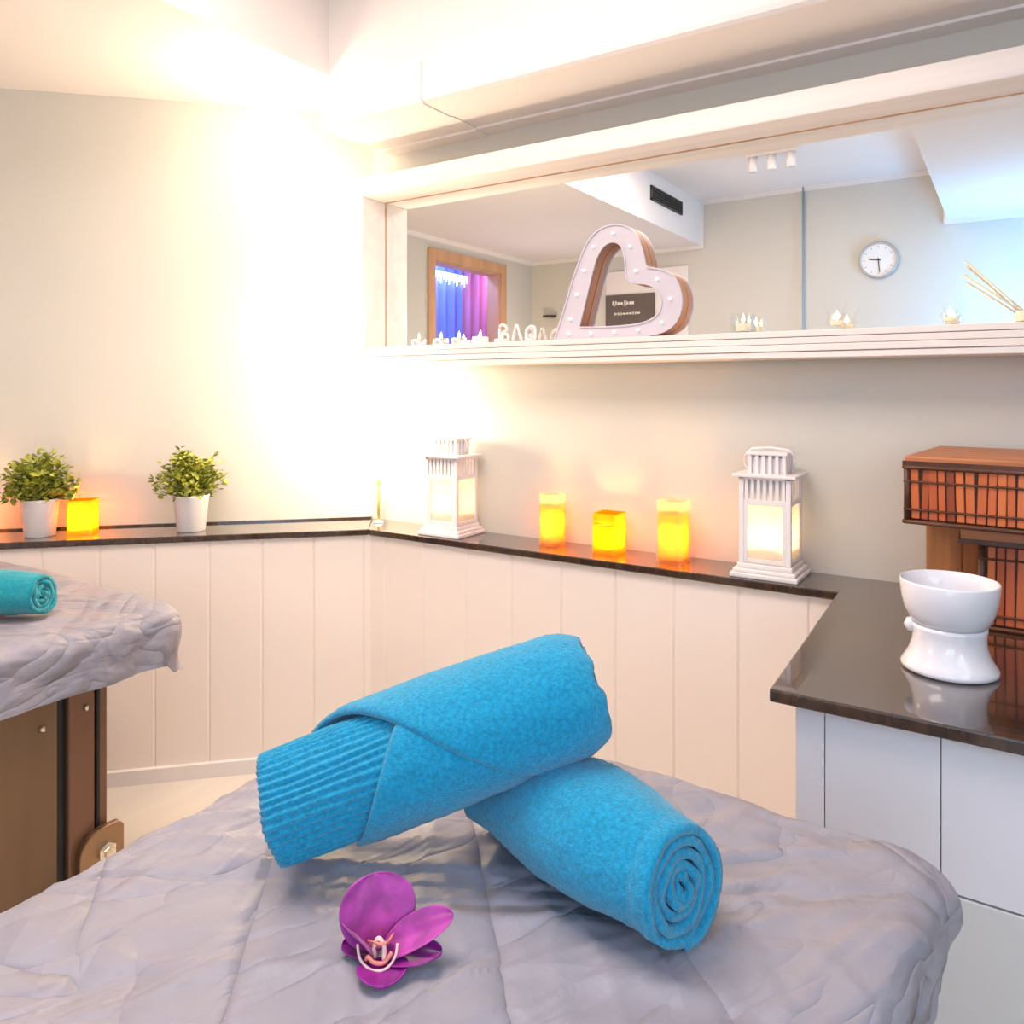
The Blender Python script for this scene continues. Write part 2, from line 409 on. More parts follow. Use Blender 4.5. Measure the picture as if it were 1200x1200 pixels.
for z0, z1, dy in ((1.297, 1.312, .004), (1.313, 1.329, 0), (1.330, 1.346, .002), (1.347, MZ0, 0)):
    add_box(bm, MX0 - .062, MX1 + .062, YFR + dy, YM + .01, z0, z1)
obj('sill', bm, M_frame, mir, bevel=.002)

# ------------------------------------------------------------------ things seen in the mirror on the rear wall
clk = thing('wall_clock', 'round white wall clock with a thin grey rim seen in the mirror', 'clock', (-.695, YR + .001, 2.00))
clk.rotation_euler = (-pi / 2, 0, 0)           # local z points into the room
for nm, pr_, m in (('rim', [(0, 0), (.108, 0), (.111, .012), (.109, .026), (.098, .028), (.096, .018)], M_clock), ('face', [(0, .016), (.097, .016), (.097, .018), (0, .018)], M_face)):
    obj(nm, lathe(pr_, 48), m, clk, smooth=(nm == 'rim'))
for k in range(12): obj('hour_mark', box(-.0025, .0025, .074, .088, .018, .0195, Matrix.Rotation(k * pi / 6, 4, 'Z')), M_clock, clk)
def hand(ang, L, w):
    return box(-w, w, -.012, L, .020, .0225, Matrix.Rotation(ang, 4, 'Z'))
# (local +y of the clock points down the wall after the rotation, local +x to the viewer's right as seen in the mirror)
obj('hour_hand', hand(radians(98), .052, .004), M_hand, clk)
obj('minute_hand', hand(radians(-5), .075, .003), M_hand, clk)

vent = thing('air_vent', 'dark slotted air vent on the soffit face seen in the mirror', 'vent', (XT0, -.47, 2.375))
obj('vent_frame', boxes([(0, .012, -.25, .25, .032, .042), (0, .012, -.25, .25, -.042, -.032), (0, .012, -.25, -.24, -.042, .042), (0, .012, .24, .25, -.042, .042)]), M_vent, vent)
bm = bmesh.new()
for k in range(4): add_box(bm, .002, .012, -.24, .24, -.026 + k * .015, -.020 + k * .015)
add_box(bm, 0, .002, -.24, .24, -.032, .032)
obj('vent_slats', bm, M_vent, vent)

spo = thing('ceiling_spotlight', 'white ceiling bar with three short spotlight cylinders seen in the mirror', 'light', (-1.10, -.22, ZHI))
obj('bar', box(-.14, .14, -.02, .02, -.018, 0), M_white, spo, bevel=.002)
for x in (-.10, 0, .10):
    obj('spot_head', lathe([(0, -.02), (.022, -.02), (.024, -.10), (.019, -.10), (.018, -.085), (0, -.085)], 20, (x, 0, 0)), M_lant, spo, smooth=True)

brd = thing('notice_board', 'large white board on the rear wall seen through the heart in the mirror', 'board', (-2.19, YR, 1.80))
obj('board_panel', box(-.32, .30, 0, .02, -.42, .27), M_board, brd, bevel=.002)
sg = thing('wall_sign', 'small dark sign with cream lettering hung on the white board', 'sign', (-2.32, YR + .02, 1.78))
obj('sign_panel', box(-.19, .19, 0, .012, -.12, .12), M_sign, sg)
random.seed(3)
for row, (z, h, n, x0) in enumerate(((.045, .030, 8, -.135), (-.025, .018, 9, -.120))):
    x = x0; bm = bmesh.new()
    for k in range(n):
        w = random.choice((.012, .016, .020)); add_box(bm, x, x + w, .012, .0135, z, z + h * random.choice((.7, .7, 1.)))
        if random.random() < .5: add_box(bm, x, x + .005, .012, .0135, z - h * .3, z + h)
        x += w + .006
    obj('lettering_line', bm, M_ink, sg)
hk = thing('wall_hook', 'small dark hook plate on the rear wall left of the heart', 'hook', (-2.97, YR, 1.765))
obj('plate', lathe([(0, 0), (.05, 0), (.056, .004), (.05, .012), (0, .014)], 24), M_vent, hk, smooth=True)
hk.children[-1].location = (0, .055, 0)
obj('arm', box(-.012, .012, 0, .05, .0, .010), M_vent, hk)

# doorway with blue curtain, on the far-left wall
struct('door_1', boxes([(XL - .02, XL + .015, D0 - .07, D0, 0, DZ + .07), (XL - .02, XL + .015, D1, D1 + .07, 0, DZ + .07), (XL - .02, XL + .015, D0, D1, DZ, DZ + .07),
                        (XL - .105, XL - .0, D0, D0 + .012, 0, DZ), (XL - .105, XL, D1 - .012, D1, 0, DZ), (XL - .105, XL, D0 + .012, D1 - .012, DZ - .012, DZ)]), M_doorw, label='orange wood door casing seen in the mirror')
struct('wall_hall', boxes([(XL - 1.0, XL - .95, -2.2, 1.0, 0, 2.6), (XL - 1.0, XL - .1, -2.25, -2.2, 0, 2.6), (XL - 1.0, XL - .1, .95, 1.0, 0, 2.6), (XL - 1.0, XL - .1, -2.2, 1.0, 2.4, 2.45), (XL - .1, XL - .05, -2.2, YR - .1, 0, 2.6)]), M_wall)
SPLIT = -.80
def curtain(y0, y1, x, amp, n):
    bm = bmesh.new(); N = 120; rows = []
    for z in (.04, .7, 1.4, 2.15):
        rows.append([bm.verts.new((x + amp * sin(n * 2 * pi * i / N + .3 * sin(i * .21)) * (1.1 - .15 * z), y0 + (y1 - y0) * i / N, z)) for i in range(N + 1)])
    for a, b in zip(rows, rows[1:]):
        for i in range(N): bm.faces.new((a[i], a[i + 1], b[i + 1], b[i]))
    return bm
tag(obj('curtain', curtain(SPLIT, .40, XL - .45, .026, 12), M_curt, smooth=True, solid=.003), 'blue lit curtain hanging beyond the doorway in the mirror', 'curtain', )
tag(obj('curtain', curtain(-1.75, SPLIT - .01, XL - .45, .024, 9), M_curtp, smooth=True, solid=.003), 'pink lilac curtain beside the blue one beyond the doorway', 'curtain')
ic = thing('string_lights', 'row of white icicle lights across the top of the blue curtain', 'lights', (XL - .40, -.42, 2.075))
obj('wire', tube([(0, -.40, .012), (0, .10, .016), (0, .58, .012)], .003, 6), M_white, ic)
for k in range(30):
    L = (.05, .085, .065)[k % 3]
    obj('icicle', tube([(0, -.38 + k * .032, .012), (0, -.38 + k * .032, .012 - L)], [.006, .004], 6), M_led, ic)

# ================================================================== THINGS ON THE LEDGES
# potted plants
def plant(loc, label, seed, lean=0.):
    rnd = random.Random(seed)
    t = thing('potted_plant', label, 'plant', loc, seed * .7, 'small potted plants on the ledge')
    obj('pot', lathe([(0, 0), (.040, 0), (.043, .003), (.054, .108), (.0555, .110), (.0555, .117), (.052, .117), (.050, .104), (0, .104)], 40), M_pot, t, smooth=True, bevel=.001)
    obj('soil', lathe([(0, .106), (.050, .104)], 24), M_soil, t)
    st = bmesh.new(); lf = bmesh.new()
    for k in range(64):
        a = rnd.uniform(0, 2 * pi); el = rnd.uniform(.05, 1.45); R = rnd.uniform(.080, .112)
        tip = Vector((R * cos(a) * cos(el) * .98, R * sin(a) * cos(el) * .98, .155 + R * .92 * sin(el) - .045 * (1 - sin(el))))
        b = Vector((rnd.uniform(-.02, .02), rnd.uniform(-.02, .02), .104)); mid = b.lerp(tip, .5) + Vector((0, 0, .018))
        pts = [b, mid, tip]; add_tube(st, pts, [.0016, .0012, .0008], 5)
        for j in range(20):
            s = rnd.uniform(.25, 1.06)
            p = (b * (1 - s) ** 2 + mid * 2 * s * (1 - s) + tip * s * s) + Vector((rnd.gauss(0, .010), rnd.gauss(0, .010), rnd.gauss(0, .009)))
            L, W = rnd.uniform(.015, .024), rnd.uniform(.0065, .0100)
            d = Vector((rnd.gauss(cos(a), .8), rnd.gauss(sin(a), .8), rnd.gauss(.5, .7))).normalized()
            side = d.cross(Vector((rnd.random() - .5, rnd.random() - .5, 1))).normalized(); up = side.cross(d)
            v = [p, p + d * L * .35 + side * W + up * .002, p + d * L * .75 + side * W * .8 + up * .001, p + d * L - up * .002, p + d * L * .75 - side * W * .8 + up * .001, p + d * L * .35 - side * W + up * .002]
            c = lf.verts.new(p + d * L * .5 - up * .0012); vv = [lf.verts.new(q) for q in v]
            for i in range(6): lf.faces.new((vv[i], vv[(i + 1) % 6], c))
    obj('stems', st, M_stem, t)
    obj('foliage', lf, M_leaf, t)
    return t
plant((-2.562, 1.232, HS), 'leafy potted plant in white pot near the left picture edge, beside an amber candle', 1)
plant((-2.245, 1.545, HS), 'leafy potted plant in white pot standing alone on the ledge nearer the corner', 2)

# amber candle glasses
def rrect(w, d, r, n=5):
    pts = []
    for cx, cy, a0 in ((w - r, d - r, 0), (-w + r, d - r, pi / 2), (-w + r, -d + r, pi), (w - r, -d + r, 1.5 * pi)):
        for k in range(n + 1):
            a = a0 + k * pi / 2 / n; pts.append((cx + r * cos(a), cy + r * sin(a)))
    return pts
def cup(w, h, r, th=.004, base=.012, flare=0.):
    bm = bmesh.new(); levels = [(w, 0.), (w + flare * .5, h * .5), (w + flare, h), (w + flare - th, h), (w - th + flare * .5, h * .5), (w - th, base)]
    rings = []
    for ww, z in levels:
        rings.append([bm.verts.new((x, y, z)) for x, y in rrect(ww, ww, min(r, ww * .98))])
    for a, b in zip(rings, rings[1:]):
        n = len(a)
        for i in range(n): bm.faces.new((a[i], a[(i + 1) % n], b[(i + 1) % n], b[i]))
    bm.faces.new(list(reversed(rings[0]))); bm.faces.new(rings[-1])
    return bm
def flame_bm(z, s=1.):
    return lathe([(0, z), (.0035 * s, z + .004 * s), (.0048 * s, z + .010 * s), (.0030 * s, z + .019 * s), (0, z + .028 * s)], 10)
CG = 'amber glass candle holders'
def votive(loc, label, w, h, r, rz, power, wick=.022, scrib=False, clear=0):
    t = thing('candle_holder', label, 'candle', loc, rz, CG)
    if clear:
        obj('glass_cup', cup(w, h, r, .003, .008), M_clearcup, t)
        obj('candle', cup(w - .0045, h * clear, r * .8, .004, .006), M_amber, t).location = (0, 0, .0085)
    else:
        obj('glass_cup', cup(w, h, r), M_amber, t, smooth=False)
    c = obj('wax', lathe([(0, .015), (w * .5, .015), (w * .5, wick), (0, wick)], 24), M_wax, t)
    obj('flame', flame_bm(wick + .003), M_flame, c, smooth=True)
    if scrib:
        obj('scribble', tube([(-.028, -w - .001, h * .72), (-.016, -w - .001, h * .77), (-.004, -w - .001, h * .74), (-.012, -w - .001, h * .68), (.004, -w - .001, h * .70), (.018, -w - .001, h * .71), (.030, -w - .001, h * .75)], .0016, 6), M_scrib, t)
    lamp('POINT', 'candle_glow', (loc[0], loc[1], loc[2] + h * .45), power, (1, .58, .16), .014)
    return t
votive((-1.150, 1.990, HS), 'round-shouldered amber candle glass under the mirror, leftmost of three', .0375, .150, .034, 0, 1.5, .022, False, .72)
votive((-.962, 1.985, HS), 'shortest amber candle glass of the three under the mirror, with a scribbled mark', .0375, .112, .010, 0, 1.3, .022, True)
votive((-.768, 1.975, HS), 'tall square amber candle glass beside the white lantern', .0375, .162, .014, 0, 1.6, .022, False, .74)
votive((-2.505, 1.335, HS), 'square amber candle glass just right of the leftmost potted plant', .038, .106, .010, R45, 1.3, .022)
votive((-2.745, 1.115, HS), 'amber candle glass mostly cut off by the left picture edge', .038, .106, .010, R45, 1.3, .022)

# incense stick / thin yellow-green stick in the corner
ins = thing('incense_stick', 'thin yellow green stick standing upright in the bright corner', 'incense stick', (-1.835, 1.985, HS))
obj('holder', lathe([(0, 0), (.017, 0), (.017, .004), (.006, .010), (0, .010)], 20), M_pot, ins, smooth=True)
obj('stick', tube([(0, 0, .008), (0, 0, .10), (0, 0, .135)], .0045, 8), M_incense, ins, smooth=True)
obj('tip', lathe([(0, .128), (.007, .132), (.007, .148), (0, .152)], 10), M_incense, ins, smooth=True)

# lanterns
def lantern(loc, label):
    t = thing('lantern', label, 'lantern', loc, 0, 'white metal lanterns')
    W, B = .062, .081
    obj('base', boxes([(-B, B, -.072, .072, 0, .012), (-B + .006, B - .006, -.066, .066, .012, .022), (-W - .004, W + .004, -.060, .060, .022, .034)]), M_lant, t, bevel=.003)
    D = .056
    for x in (-W, W - .012):
        for y in (-D, D - .012): obj('post', box(x, x + .012, y, y + .012, .034, .245), M_lant, t, bevel=.0015)
    # door frame in front, frames on the other sides
    bm = bmesh.new()
    for y in (-D + .001, D - .009):
        for a in ((-W + .012, -W + .020, y, y + .008, .036, .19), (W - .020, W - .012, y, y + .008, .036, .19), (-W + .020, W - .020, y + .0005, y + .0075, .036, .046), (-W + .020, W - .020, y + .0005, y + .0075, .178, .19)): add_box(bm, *a)
    for x in (-W + .001, W - .009):
        for a in ((x, x + .008, -D + .012, D - .012, .036, .046), (x, x + .008, -D + .012, D - .012, .178, .19)): add_box(bm, *a)
    obj('window_frame', bm, M_lant, t, bevel=.001)
    bm = bmesh.new()
    for y in (-D + .004, D - .005): add_box(bm, -W + .012, W - .012, y, y + .001, .036, .182)
    for x in (-W + .004, W - .005): add_box(bm, x, x + .001, -D + .012, D - .012, .036, .182)
    obj('glass_panes', bm, M_milk, t)
    # slatted collar under the roof
    bm = bmesh.new()
    n = 7
    for k in range(n):
        x = -W + .014 + k * (2 * W - .036) / (n - 1)
        for y in (-D + .002, D - .008): add_box(bm, x, x + .008, y, y + .006, .19, .244)
    for k in range(6):
        y = -D + .014 + k * (2 * D - .036) / 5
        for x in (-W + .002, W - .008): add_box(bm, x, x + .006, y, y + .008, .19, .244)
    for y in (-D + .014, D - .016): add_box(bm, -W + .01, W - .01, y, y + .002, .19, .244)
    obj('slatted_collar', bm, M_lant, t)
    obj('roof', boxes([(-W - .014, W + .014, -D - .012, D + .012, .245, .253), (-W - .002, W + .002, -D, D, .239, .245)]), M_lant, t, bevel=.002)
    bm = bmesh.new()
    for k in range(6):
        x = -.045 + k * .0164
        for y in (-.036, .030): add_box(bm, x, x + .008, y, y + .006, .253, .298)
    for k in range(4):
        y = -.028 + k * .0163
        for x in (-.046, .040): add_box(bm, x, x + .006, y, y + .008, .253, .298)
    add_box(bm, -.038, .038, -.027, .027, .253, .292)
    obj('chimney', bm, M_lant, t)
    obj('chimney_cap', box(-.05, .05, -.04, .04, .298, .306), M_lant, t, bevel=.002)
    obj('handle', tube([(-.052, 0, .256), (-.062, 0, .270), (-.064, 0, .286), (-.058, 0, .300), (-.044, 0, .311), (0, 0, .315), (.044, 0, .311), (.056, 0, .300), (.060, 0, .284), (.052, 0, .256)], .003, 8), M_lant, t, smooth=True)
    c = obj('candle', lathe([(0, .035), (.032, .035), (.032, .078), (.030, .081), (0, .079)], 32), M_wax, t, smooth=True, bevel=.001)
    obj('flame', flame_bm(.083), M_flame, c, smooth=True)
    lamp('POINT', 'lantern_glow', (loc[0], loc[1], loc[2] + .094), .40, (1, .72, .40), .003)
    return t
lantern((-.510, 1.962, HS), 'white metal lantern between the amber candles and the wicker chests')
lantern((-1.505, 1.965, HS), 'white metal lantern washed out by light near the room corner')

# oil burner
bur = thing('oil_burner', 'white ceramic oil burner with a bowl on a flared stand', 'oil burner', (-.092, 1.462, HS))
obj('stand', lathe([(0, .002), (.066, 0), (.072, .003), (.0715, .009), (.066, .017), (.059, .030), (.0545, .046), (.054, .060), (.0555, .068), (.0555, .0745), (.051, .0745), (.050, .060), (.050, .046), (.054, .030), (.060, .014), (0, .012)], 64), M_cer, bur, smooth=True)
obj('bowl', lathe([(0, .071), (.030, .0705), (.052, .074), (.060, .084), (.067, .100), (.0715, .120), (.0735, .144), (.0725, .147), (.0705, .146), (.068, .122), (.063, .104), (.054, .090), (.035, .084), (0, .082)], 64), M_cer, bur, smooth=True)
obj('lug', lathe([(0, -.012), (.008, -.010), (.012, 0), (.008, .010), (0, .012)], 16, (-.054, -.010, .068)), M_cer, bur, smooth=True)

# bamboo chests
def chest(loc, rz, L, D, H, label, lidh=.02, over=.012, name='bamboo_chest'):
    t = thing(name, label, 'chest', loc, rz, 'stacked bamboo chests')
    obj('body', box(.006, L - .006, .006, D - .006, 0, H - lidh), M_bamdark, t)
    bm = bmesh.new(); rnd = random.Random(int(L * 1000))
    x = .008; w = .0165
    while x < L - .01:
        ww = w * rnd.uniform(.85, 1.05)
        for y0 in (-.001, D - .008):
            vs = add_box(bm, x, x + ww - .0022, y0, y0 + .009, .010, H - lidh - .006)
            tw = rnd.uniform(-.003, .004)
            for v in vs:
                if v.co.z > .05: v.co.x += tw
        x += ww
    y = .008
    while y < D - .012:
        ww = w * rnd.uniform(.85, 1.05)
        for x0 in (-.001, L - .008): add_box(bm, x0, x0 + .009, y, y + ww - .0022, .010, H - lidh - .006)
        y += ww
    obj('slats', bm, M_bamboo, t, bevel=.002)
    bm = bmesh.new()
    for z in (.004, .028, H - lidh - .034, H - lidh - .006):
        r = .0045 if z in (.004, H - lidh - .006) else .0022
        for y0 in (-.004, D + .004): add_tube(bm, [(-.004, y0, z), (L + .004, y0, z)], r, 8)
        for x0 in (-.004, L + .004): add_tube(bm, [(x0, -.004, z), (x0, D + .004, z)], r, 8)
    obj('binding_rods', bm, M_bamdark, t, smooth=True)
    for x in (0, L):
        for y in (0, D): obj('corner_post', tube([(x, y, 0), (x, y, H - lidh)], .006, 10), M_bamdark, t, smooth=True)
    lid = obj('lid', box(-over, L + over, -over, D + over, H - lidh, H), M_bamlid, t, bevel=.004)
    obj('lid_rim', boxes([(-over - .003, L + over + .003, -over - .003, -over + .003, H - lidh - .003, H - lidh + .006), (-over - .003, -over + .003, -over, D + over, H - lidh - .003, H - lidh + .006)]), M_bamdark, lid)
    return t
chest((-.055, 1.742, HS), radians(1), .46, .27, .198, 'lower bamboo chest behind the oil burner, under the wider chest', .028, .034)
chest((-.178, 1.690, HS + .199), radians(-6), .56, .325, .132, 'wide reddish bamboo chest on top of the chest stack', .016, .004)
bx = thing('wooden_box', 'plain tan woven box tucked behind the lower chest, supporting the wide chest', 'box', (-.160, 1.86, HS))
obj('box_body', boxes([(0, .066, 0, .17, 0, .180), (.066, .0985, .002, .17, 0, .166)]), M_tan, bx, bevel=.002)
obj('box_lid', box(-.001, .067, -.002, .172, .180, .1985), M_tan, bx, bevel=.003)

# ================================================================== THINGS ON THE MIRROR SILL
ZS = MZ0
hrt = thing('marquee_heart', 'white marquee heart with small bulbs leaning on its side on the mirror sill', 'heart decoration', (-.9, 1.96, ZS))
HYF, HYB = 1.974, 2.0185
def P(l): return [on_y(u, v, HYF) for u, v in l]
out_px = [(648, 399.5), (659, 365), (669, 331), (680, 299), (690, 279), (704, 266), (722, 261.5), (738, 266), (749, 281), (755, 300), (757, 312), (775, 314.5), (789, 322), (797, 337), (799, 354), (795, 372), (784, 385), (766, 392), (735, 395), (690, 397.5)]
in_px = [(679, 382), (685, 357), (692, 328), (699, 303), (708, 288), (719, 283.5), (728, 290), (731.5, 306), (732, 322), (739, 331), (757, 333), (768, 339), (774, 352), (771, 365), (760, 374), (741, 379), (710, 381.5)]
def dens(l, sharp):
    # smooth closed outline with sharp corners kept at the listed indices
    segs = []; n = len(l); idx = sorted(sharp)
    for a, b in zip(idx, idx[1:] + [idx[0] + n]):
        part = [l[k % n] for k in range(a, b + 1)]
        segs += catmull(part, 5, False)[:-1]
    return segs
outer, inner = P(dens(out_px, [0, 10])), P(dens(in_px, [0, 8]))
zmin = min(z for x, z in outer)
dz = ZS + .0005 - zmin
outer = [(x, z + dz) for x, z in outer]; inner = [(x, z + dz) for x, z in inner]
def ring_mesh(o_, i_, y0, y1):
    bm = bmesh.new()
    # match each ring by resampling to the same count, by arc length from the tip
    def res(l, n):
        L = [0]
        for a, b in zip(l, l[1:] + l[:1]): L.append(L[-1] + sqrt((a[0] - b[0]) ** 2 + (a[1] - b[1]) ** 2))
        o = []; j = 0; ll = l + [l[0]]
        for k in range(n):
            s = L[-1] * k / n
            while L[j + 1] < s: j += 1
            f = (s - L[j]) / max(1e-9, L[j + 1] - L[j]); o.append((ll[j][0] + (ll[j + 1][0] - ll[j][0]) * f, ll[j][1] + (ll[j + 1][1] - ll[j][1]) * f))
        return o
    n = 110
    A, B = res(o_, n), res(i_, n)
    va = [[bm.verts.new((x + .9, y - 1.96, z - ZS)) for x, z in l] for l in (A, B) for y in (y0, y1)]
    oa, ob, ia, ib = va
    for k in range(n):
        q = (k + 1) % n
        bm.faces.new((oa[k], oa[q], ia[q], ia[k])); bm.faces.new((ob[q], ob[k], ib[k], ib[q]))
        bm.faces.new((oa[q], oa[k], ob[k], ob[q])); bm.faces.new((ia[k], ia[q], ib[q], ib[k]))
    return bm, A, B
def inset(l, c, d):
    o = []; n = len(l)
    area = sum(l[k][0] * l[(k + 1) % n][1] - l[(k + 1) % n][0] * l[k][1] for k in range(n)); s = 1 if area > 0 else -1
    for k in range(n):
        a, b = Vector(l[k - 2]), Vector(l[(k + 2) % n]); t = (b - a).normalized(); o.append((l[k][0] - t.y * d * s, l[k][1] + t.x * d * s))
    return o
bm, A, B = ring_mesh(outer, inner, HYF + .006, HYB); bm.free()
bm, _, _ = ring_mesh(A, inset(A, 0, .003), HYF + .006, HYB); obj('outer_side', bm, M_copper, hrt)
bm, _, _ = ring_mesh(inset(B, 0, -.003), B, HYF + .006, HYB); obj('inner_side', bm, M_copper, hrt)
bm, _, _ = ring_mesh(inset(A, 0, .003), inset(B, 0, -.003), HYF + .004, HYF + .007); obj('front_panel', bm, M_heart, hrt)
bm, _, _ = ring_mesh(A, inset(A, 0, .004), HYF, HYF + .012); obj('outer_rim', bm, M_heart, hrt)
bm, _, _ = ring_mesh(inset(B, 0, -.004), B, HYF, HYF + .012); obj('inner_rim', bm, M_heart, hrt)
n = len(A)
mid = [((A[k][0] + B[k][0]) / 2, (A[k][1] + B[k][1]) / 2) for k in range(n)]
for k in range(5, n, 8):
    bm = lathe([(0, 0), (.0035, 0), (.0035, .003), (.0046, .006), (.0036, .010), (0, .012)], 14)
    o = obj('bulb', bm, M_bulb, hrt, smooth=True)
    o.location = (mid[k][0] + .9, HYF + .004 - 1.96, mid[k][1] - ZS); o.rotation_euler = (pi / 2, 0, 0)

# white block letters standing on the sill; tealights; glass cube; reed diffuser
def on_sill(u, y, v=399):
    return on_y(u, v, y)[0]
def tealight(u, y, label, s=1.35, cupm=None):
    t = thing('tealight', label, 'tealight', (on_sill(u, y), y, ZS + .0003), 0, 'tealights on the mirror sill')
    obj('tin', lathe([(0, 0), (.018 * s, 0), (.0185 * s, .001), (.0185 * s, .016 * s), (.0175 * s, .016 * s), (.0172 * s, .010 * s), (0, .010 * s)], 24), cupm or M_alu, t, smooth=True)
    c = obj('wax', lathe([(0, .0102 * s), (.017 * s, .0102 * s), (.017 * s, .0125 * s), (0, .0125 * s)], 24), M_wax, t)
    obj('flame', flame_bm(.014 * s, .9), M_flame, c, smooth=True)
    lamp('POINT', 'tealight_glow', (on_sill(u, y), y, ZS + .0245 * s), .10, (1, .75, .5), .003)
    return t
tealight(491, 1.965, 'lit tealight at the far left end of the mirror sill')
tealight(517, 1.96, 'lit tealight second from the left end of the mirror sill')
tealight(538, 1.965, 'lit tealight third from the left end of the mirror sill')
tealight(563, 1.96, 'lit tealight just left of the small white ornaments on the sill', 1.35, M_pot)
# three small curled white ornaments
def ornament(u, y, pts, label):
    x = on_sill(u, y)
    o = obj('white_ornament', tube(catmull([(a * .03, 0, b * .03 + .0045) for a, b in pts], 5, False), .0045, 8), M_lant, smooth=True)
    o.location = (x, y, ZS); return tag(o, label, 'ornament', 'small white curled ornaments on the sill')
ornament(591, 1.945, [(-.5, 0), (-.5, 1.5), (.1, 1.55), (.3, 1.1), (-.2, .85), (.4, .6), (.4, .1), (-.2, .02)], 'white curled ornament on the sill, left one of three beside the heart')
ornament(606, 1.945, [(-.5, 0), (-.1, 1.55), (.25, .8), (.55, 0)], 'white peaked ornament on the sill, middle one of three beside the heart')
ornament(622, 1.945, [(.45, 0), (.5, 1.1), (.0, 1.35), (-.5, .95), (-.45, .25), (0, .05), (.3, .4)], 'white looped ornament on the sill, right one of three nearest the heart')

gc = thing('glass_cube', 'clear glass cube holding a lit candle on the sill right of the heart', 'candle holder', (on_sill(871, 1.962), 1.962, ZS + .0003))
obj('cube', cup(.026, .050, .004, .003, .006), M_glass, gc)
c = obj('candle', lathe([(0, .0065), (.018, .0065), (.018, .026), (0, .026)], 24), M_wax, gc)
obj('flame', flame_bm(.027, .9), M_flame, c, smooth=True)
lamp('POINT', 'cube_glow', (on_sill(871, 1.962), 1.962, ZS + .037), .12, (1, .75, .5), .003)
def crystal(u, y, label, s):
    t = thing('crystal_candle', label, 'candle', (on_sill(u, y), y, ZS + .0003), 0, 'faceted glass candles on the mirror sill')
    bm = bmesh.new(); n = 10
    prof = [(.012, 0), (.022, .010), (.026, .024), (.020, .038), (.017, .038), (.021, .024), (.016, .012), (0, .010)]
    add_lathe(bm, [(r * s, z * s) for r, z in prof], n)
    obj('faceted_cup', bm, M_glass, t)
    c = obj('candle', lathe([(0, .0115 * s), (.014 * s, .0115 * s), (.0155 * s, .022 * s), (0, .022 * s)], 20), M_wax, t)
    obj('flame', flame_bm(.023 * s, .9), M_flame, c, smooth=True)
    lamp('POINT', 'crystal_glow', (on_sill(u, y), y, ZS + .033 * s), .12, (1, .75, .5), .003)
    bm = bmesh.new(); rnd = random.Random(int(u))
    for k in range(9):
        a = k * 2 * pi / 9; add_tube(bm, [(.019 * s * cos(a), .019 * s * sin(a), .036 * s), (.030 * s * cos(a), .030 * s * sin(a), (.05 + rnd.uniform(0, .014)) * s)], [.0012, .0005], 5)
    obj('spikes', bm, M_glass, t)
crystal(981, 1.958, 'spiky glass candle on the sill directly below the clock', 1.0)
crystal(1113, 1.958, 'small spiky glass candle on the sill left of the reed sticks', .85)

rd = thing('reed_diffuser', 'reed diffuser at the right end of the sill, pale sticks leaning left', 'diffuser', (.026, 1.962, ZS + .0003))
obj('bottle', lathe([(0, 0), (.028, 0), (.030, .003), (.030, .036), (.024, .046), (.012, .052), (.012, .066), (.009, .066), (.009, .052), (0, .050)], 32), M_glass, rd, smooth=True)
obj('oil', lathe([(0, .004), (.027, .004), (.027, .026), (0, .026)], 24), M_wax, rd)
for (u, v, y) in ((1129, 322, 1.945), (1131, 306, 1.975), (1236, 300, 1.96), (1258, 320, 1.975), (1215, 285, 1.95)):
    x, z = on_y(u, v, y)
    obj('reed', tube([(.0, .0, .012), (x - .026, y - 1.962, z - ZS)], .0026, 6), M_reed, rd, smooth=True)

# ================================================================== MASSAGE TABLES
def sheet(x0, x1, y0, y1, z, R, drop, bend, seed, dense_y, step, wr, warp=None, flare=0.):
    """a thin cover laid over a rectangular top with rounded corners, hanging a little at the edges"""
    xs = []; x = x0 - drop
    while x < x1 + drop + 1e-6: xs.append(x); x += step
    ys = []; y = y1 + drop
    while y > y0 - drop - 1e-6: ys.append(y); y -= step if y > dense_y else .04
    bm = bmesh.new(); grid = []
    ax0, ax1, ay0, ay1 = x0 + R, x1 - R, y0 + R, y1 - R
    for y in ys:
        row = []
        for x in xs:
            qx, qy = min(max(x, ax0), ax1), min(max(y, ay0), ay1)
            dx, dy = x - qx, y - qy; L = sqrt(dx * dx + dy * dy)
            px, py, pz = x, y, z; nx, ny, nz = 0, 0, 1
            # soft crown so that the padding reads as a cushion
            if L > 1e-6:
                ux, uy = dx / L, dy / L
                o = L - (R - bend)
                if o > 0:
                    a = min(o / bend, pi / 2); rest = max(0, o - bend * pi / 2)
                    rest = min(rest, drop)
                    h = (R - bend) + bend * sin(a); vz = bend * (1 - cos(a)) + rest
                    if flare:          # the fitted cover sticks out a little at the corner and is drawn in below it
                        cr = abs(2 * ux * uy)
                        h += flare * cr * exp(-((vz - .04) / .035) ** 2) - max(0, vz - .045) * (.20 + .65 * cr)
                    px, py, pz = qx + ux * h, qy + uy * h, z - vz
                    nx, ny, nz = ux * sin(a), uy * sin(a), cos(a)
            w = wr(x, y, px, py, L / R if L else 0)
            if warp: px += warp(px, py)
            row.append(bm.verts.new((px + nx * w, py + ny * w, pz + nz * w)))
        grid.append(row)
    for a, b in zip(grid, grid[1:]):
        for i in range(len(a) - 1): bm.faces.new((a[i], a[i + 1], b[i + 1], b[i]))
    return bm
def ridged(p, s):
    n = noise.noise(p * s); return 1 - abs(n) * 2.2
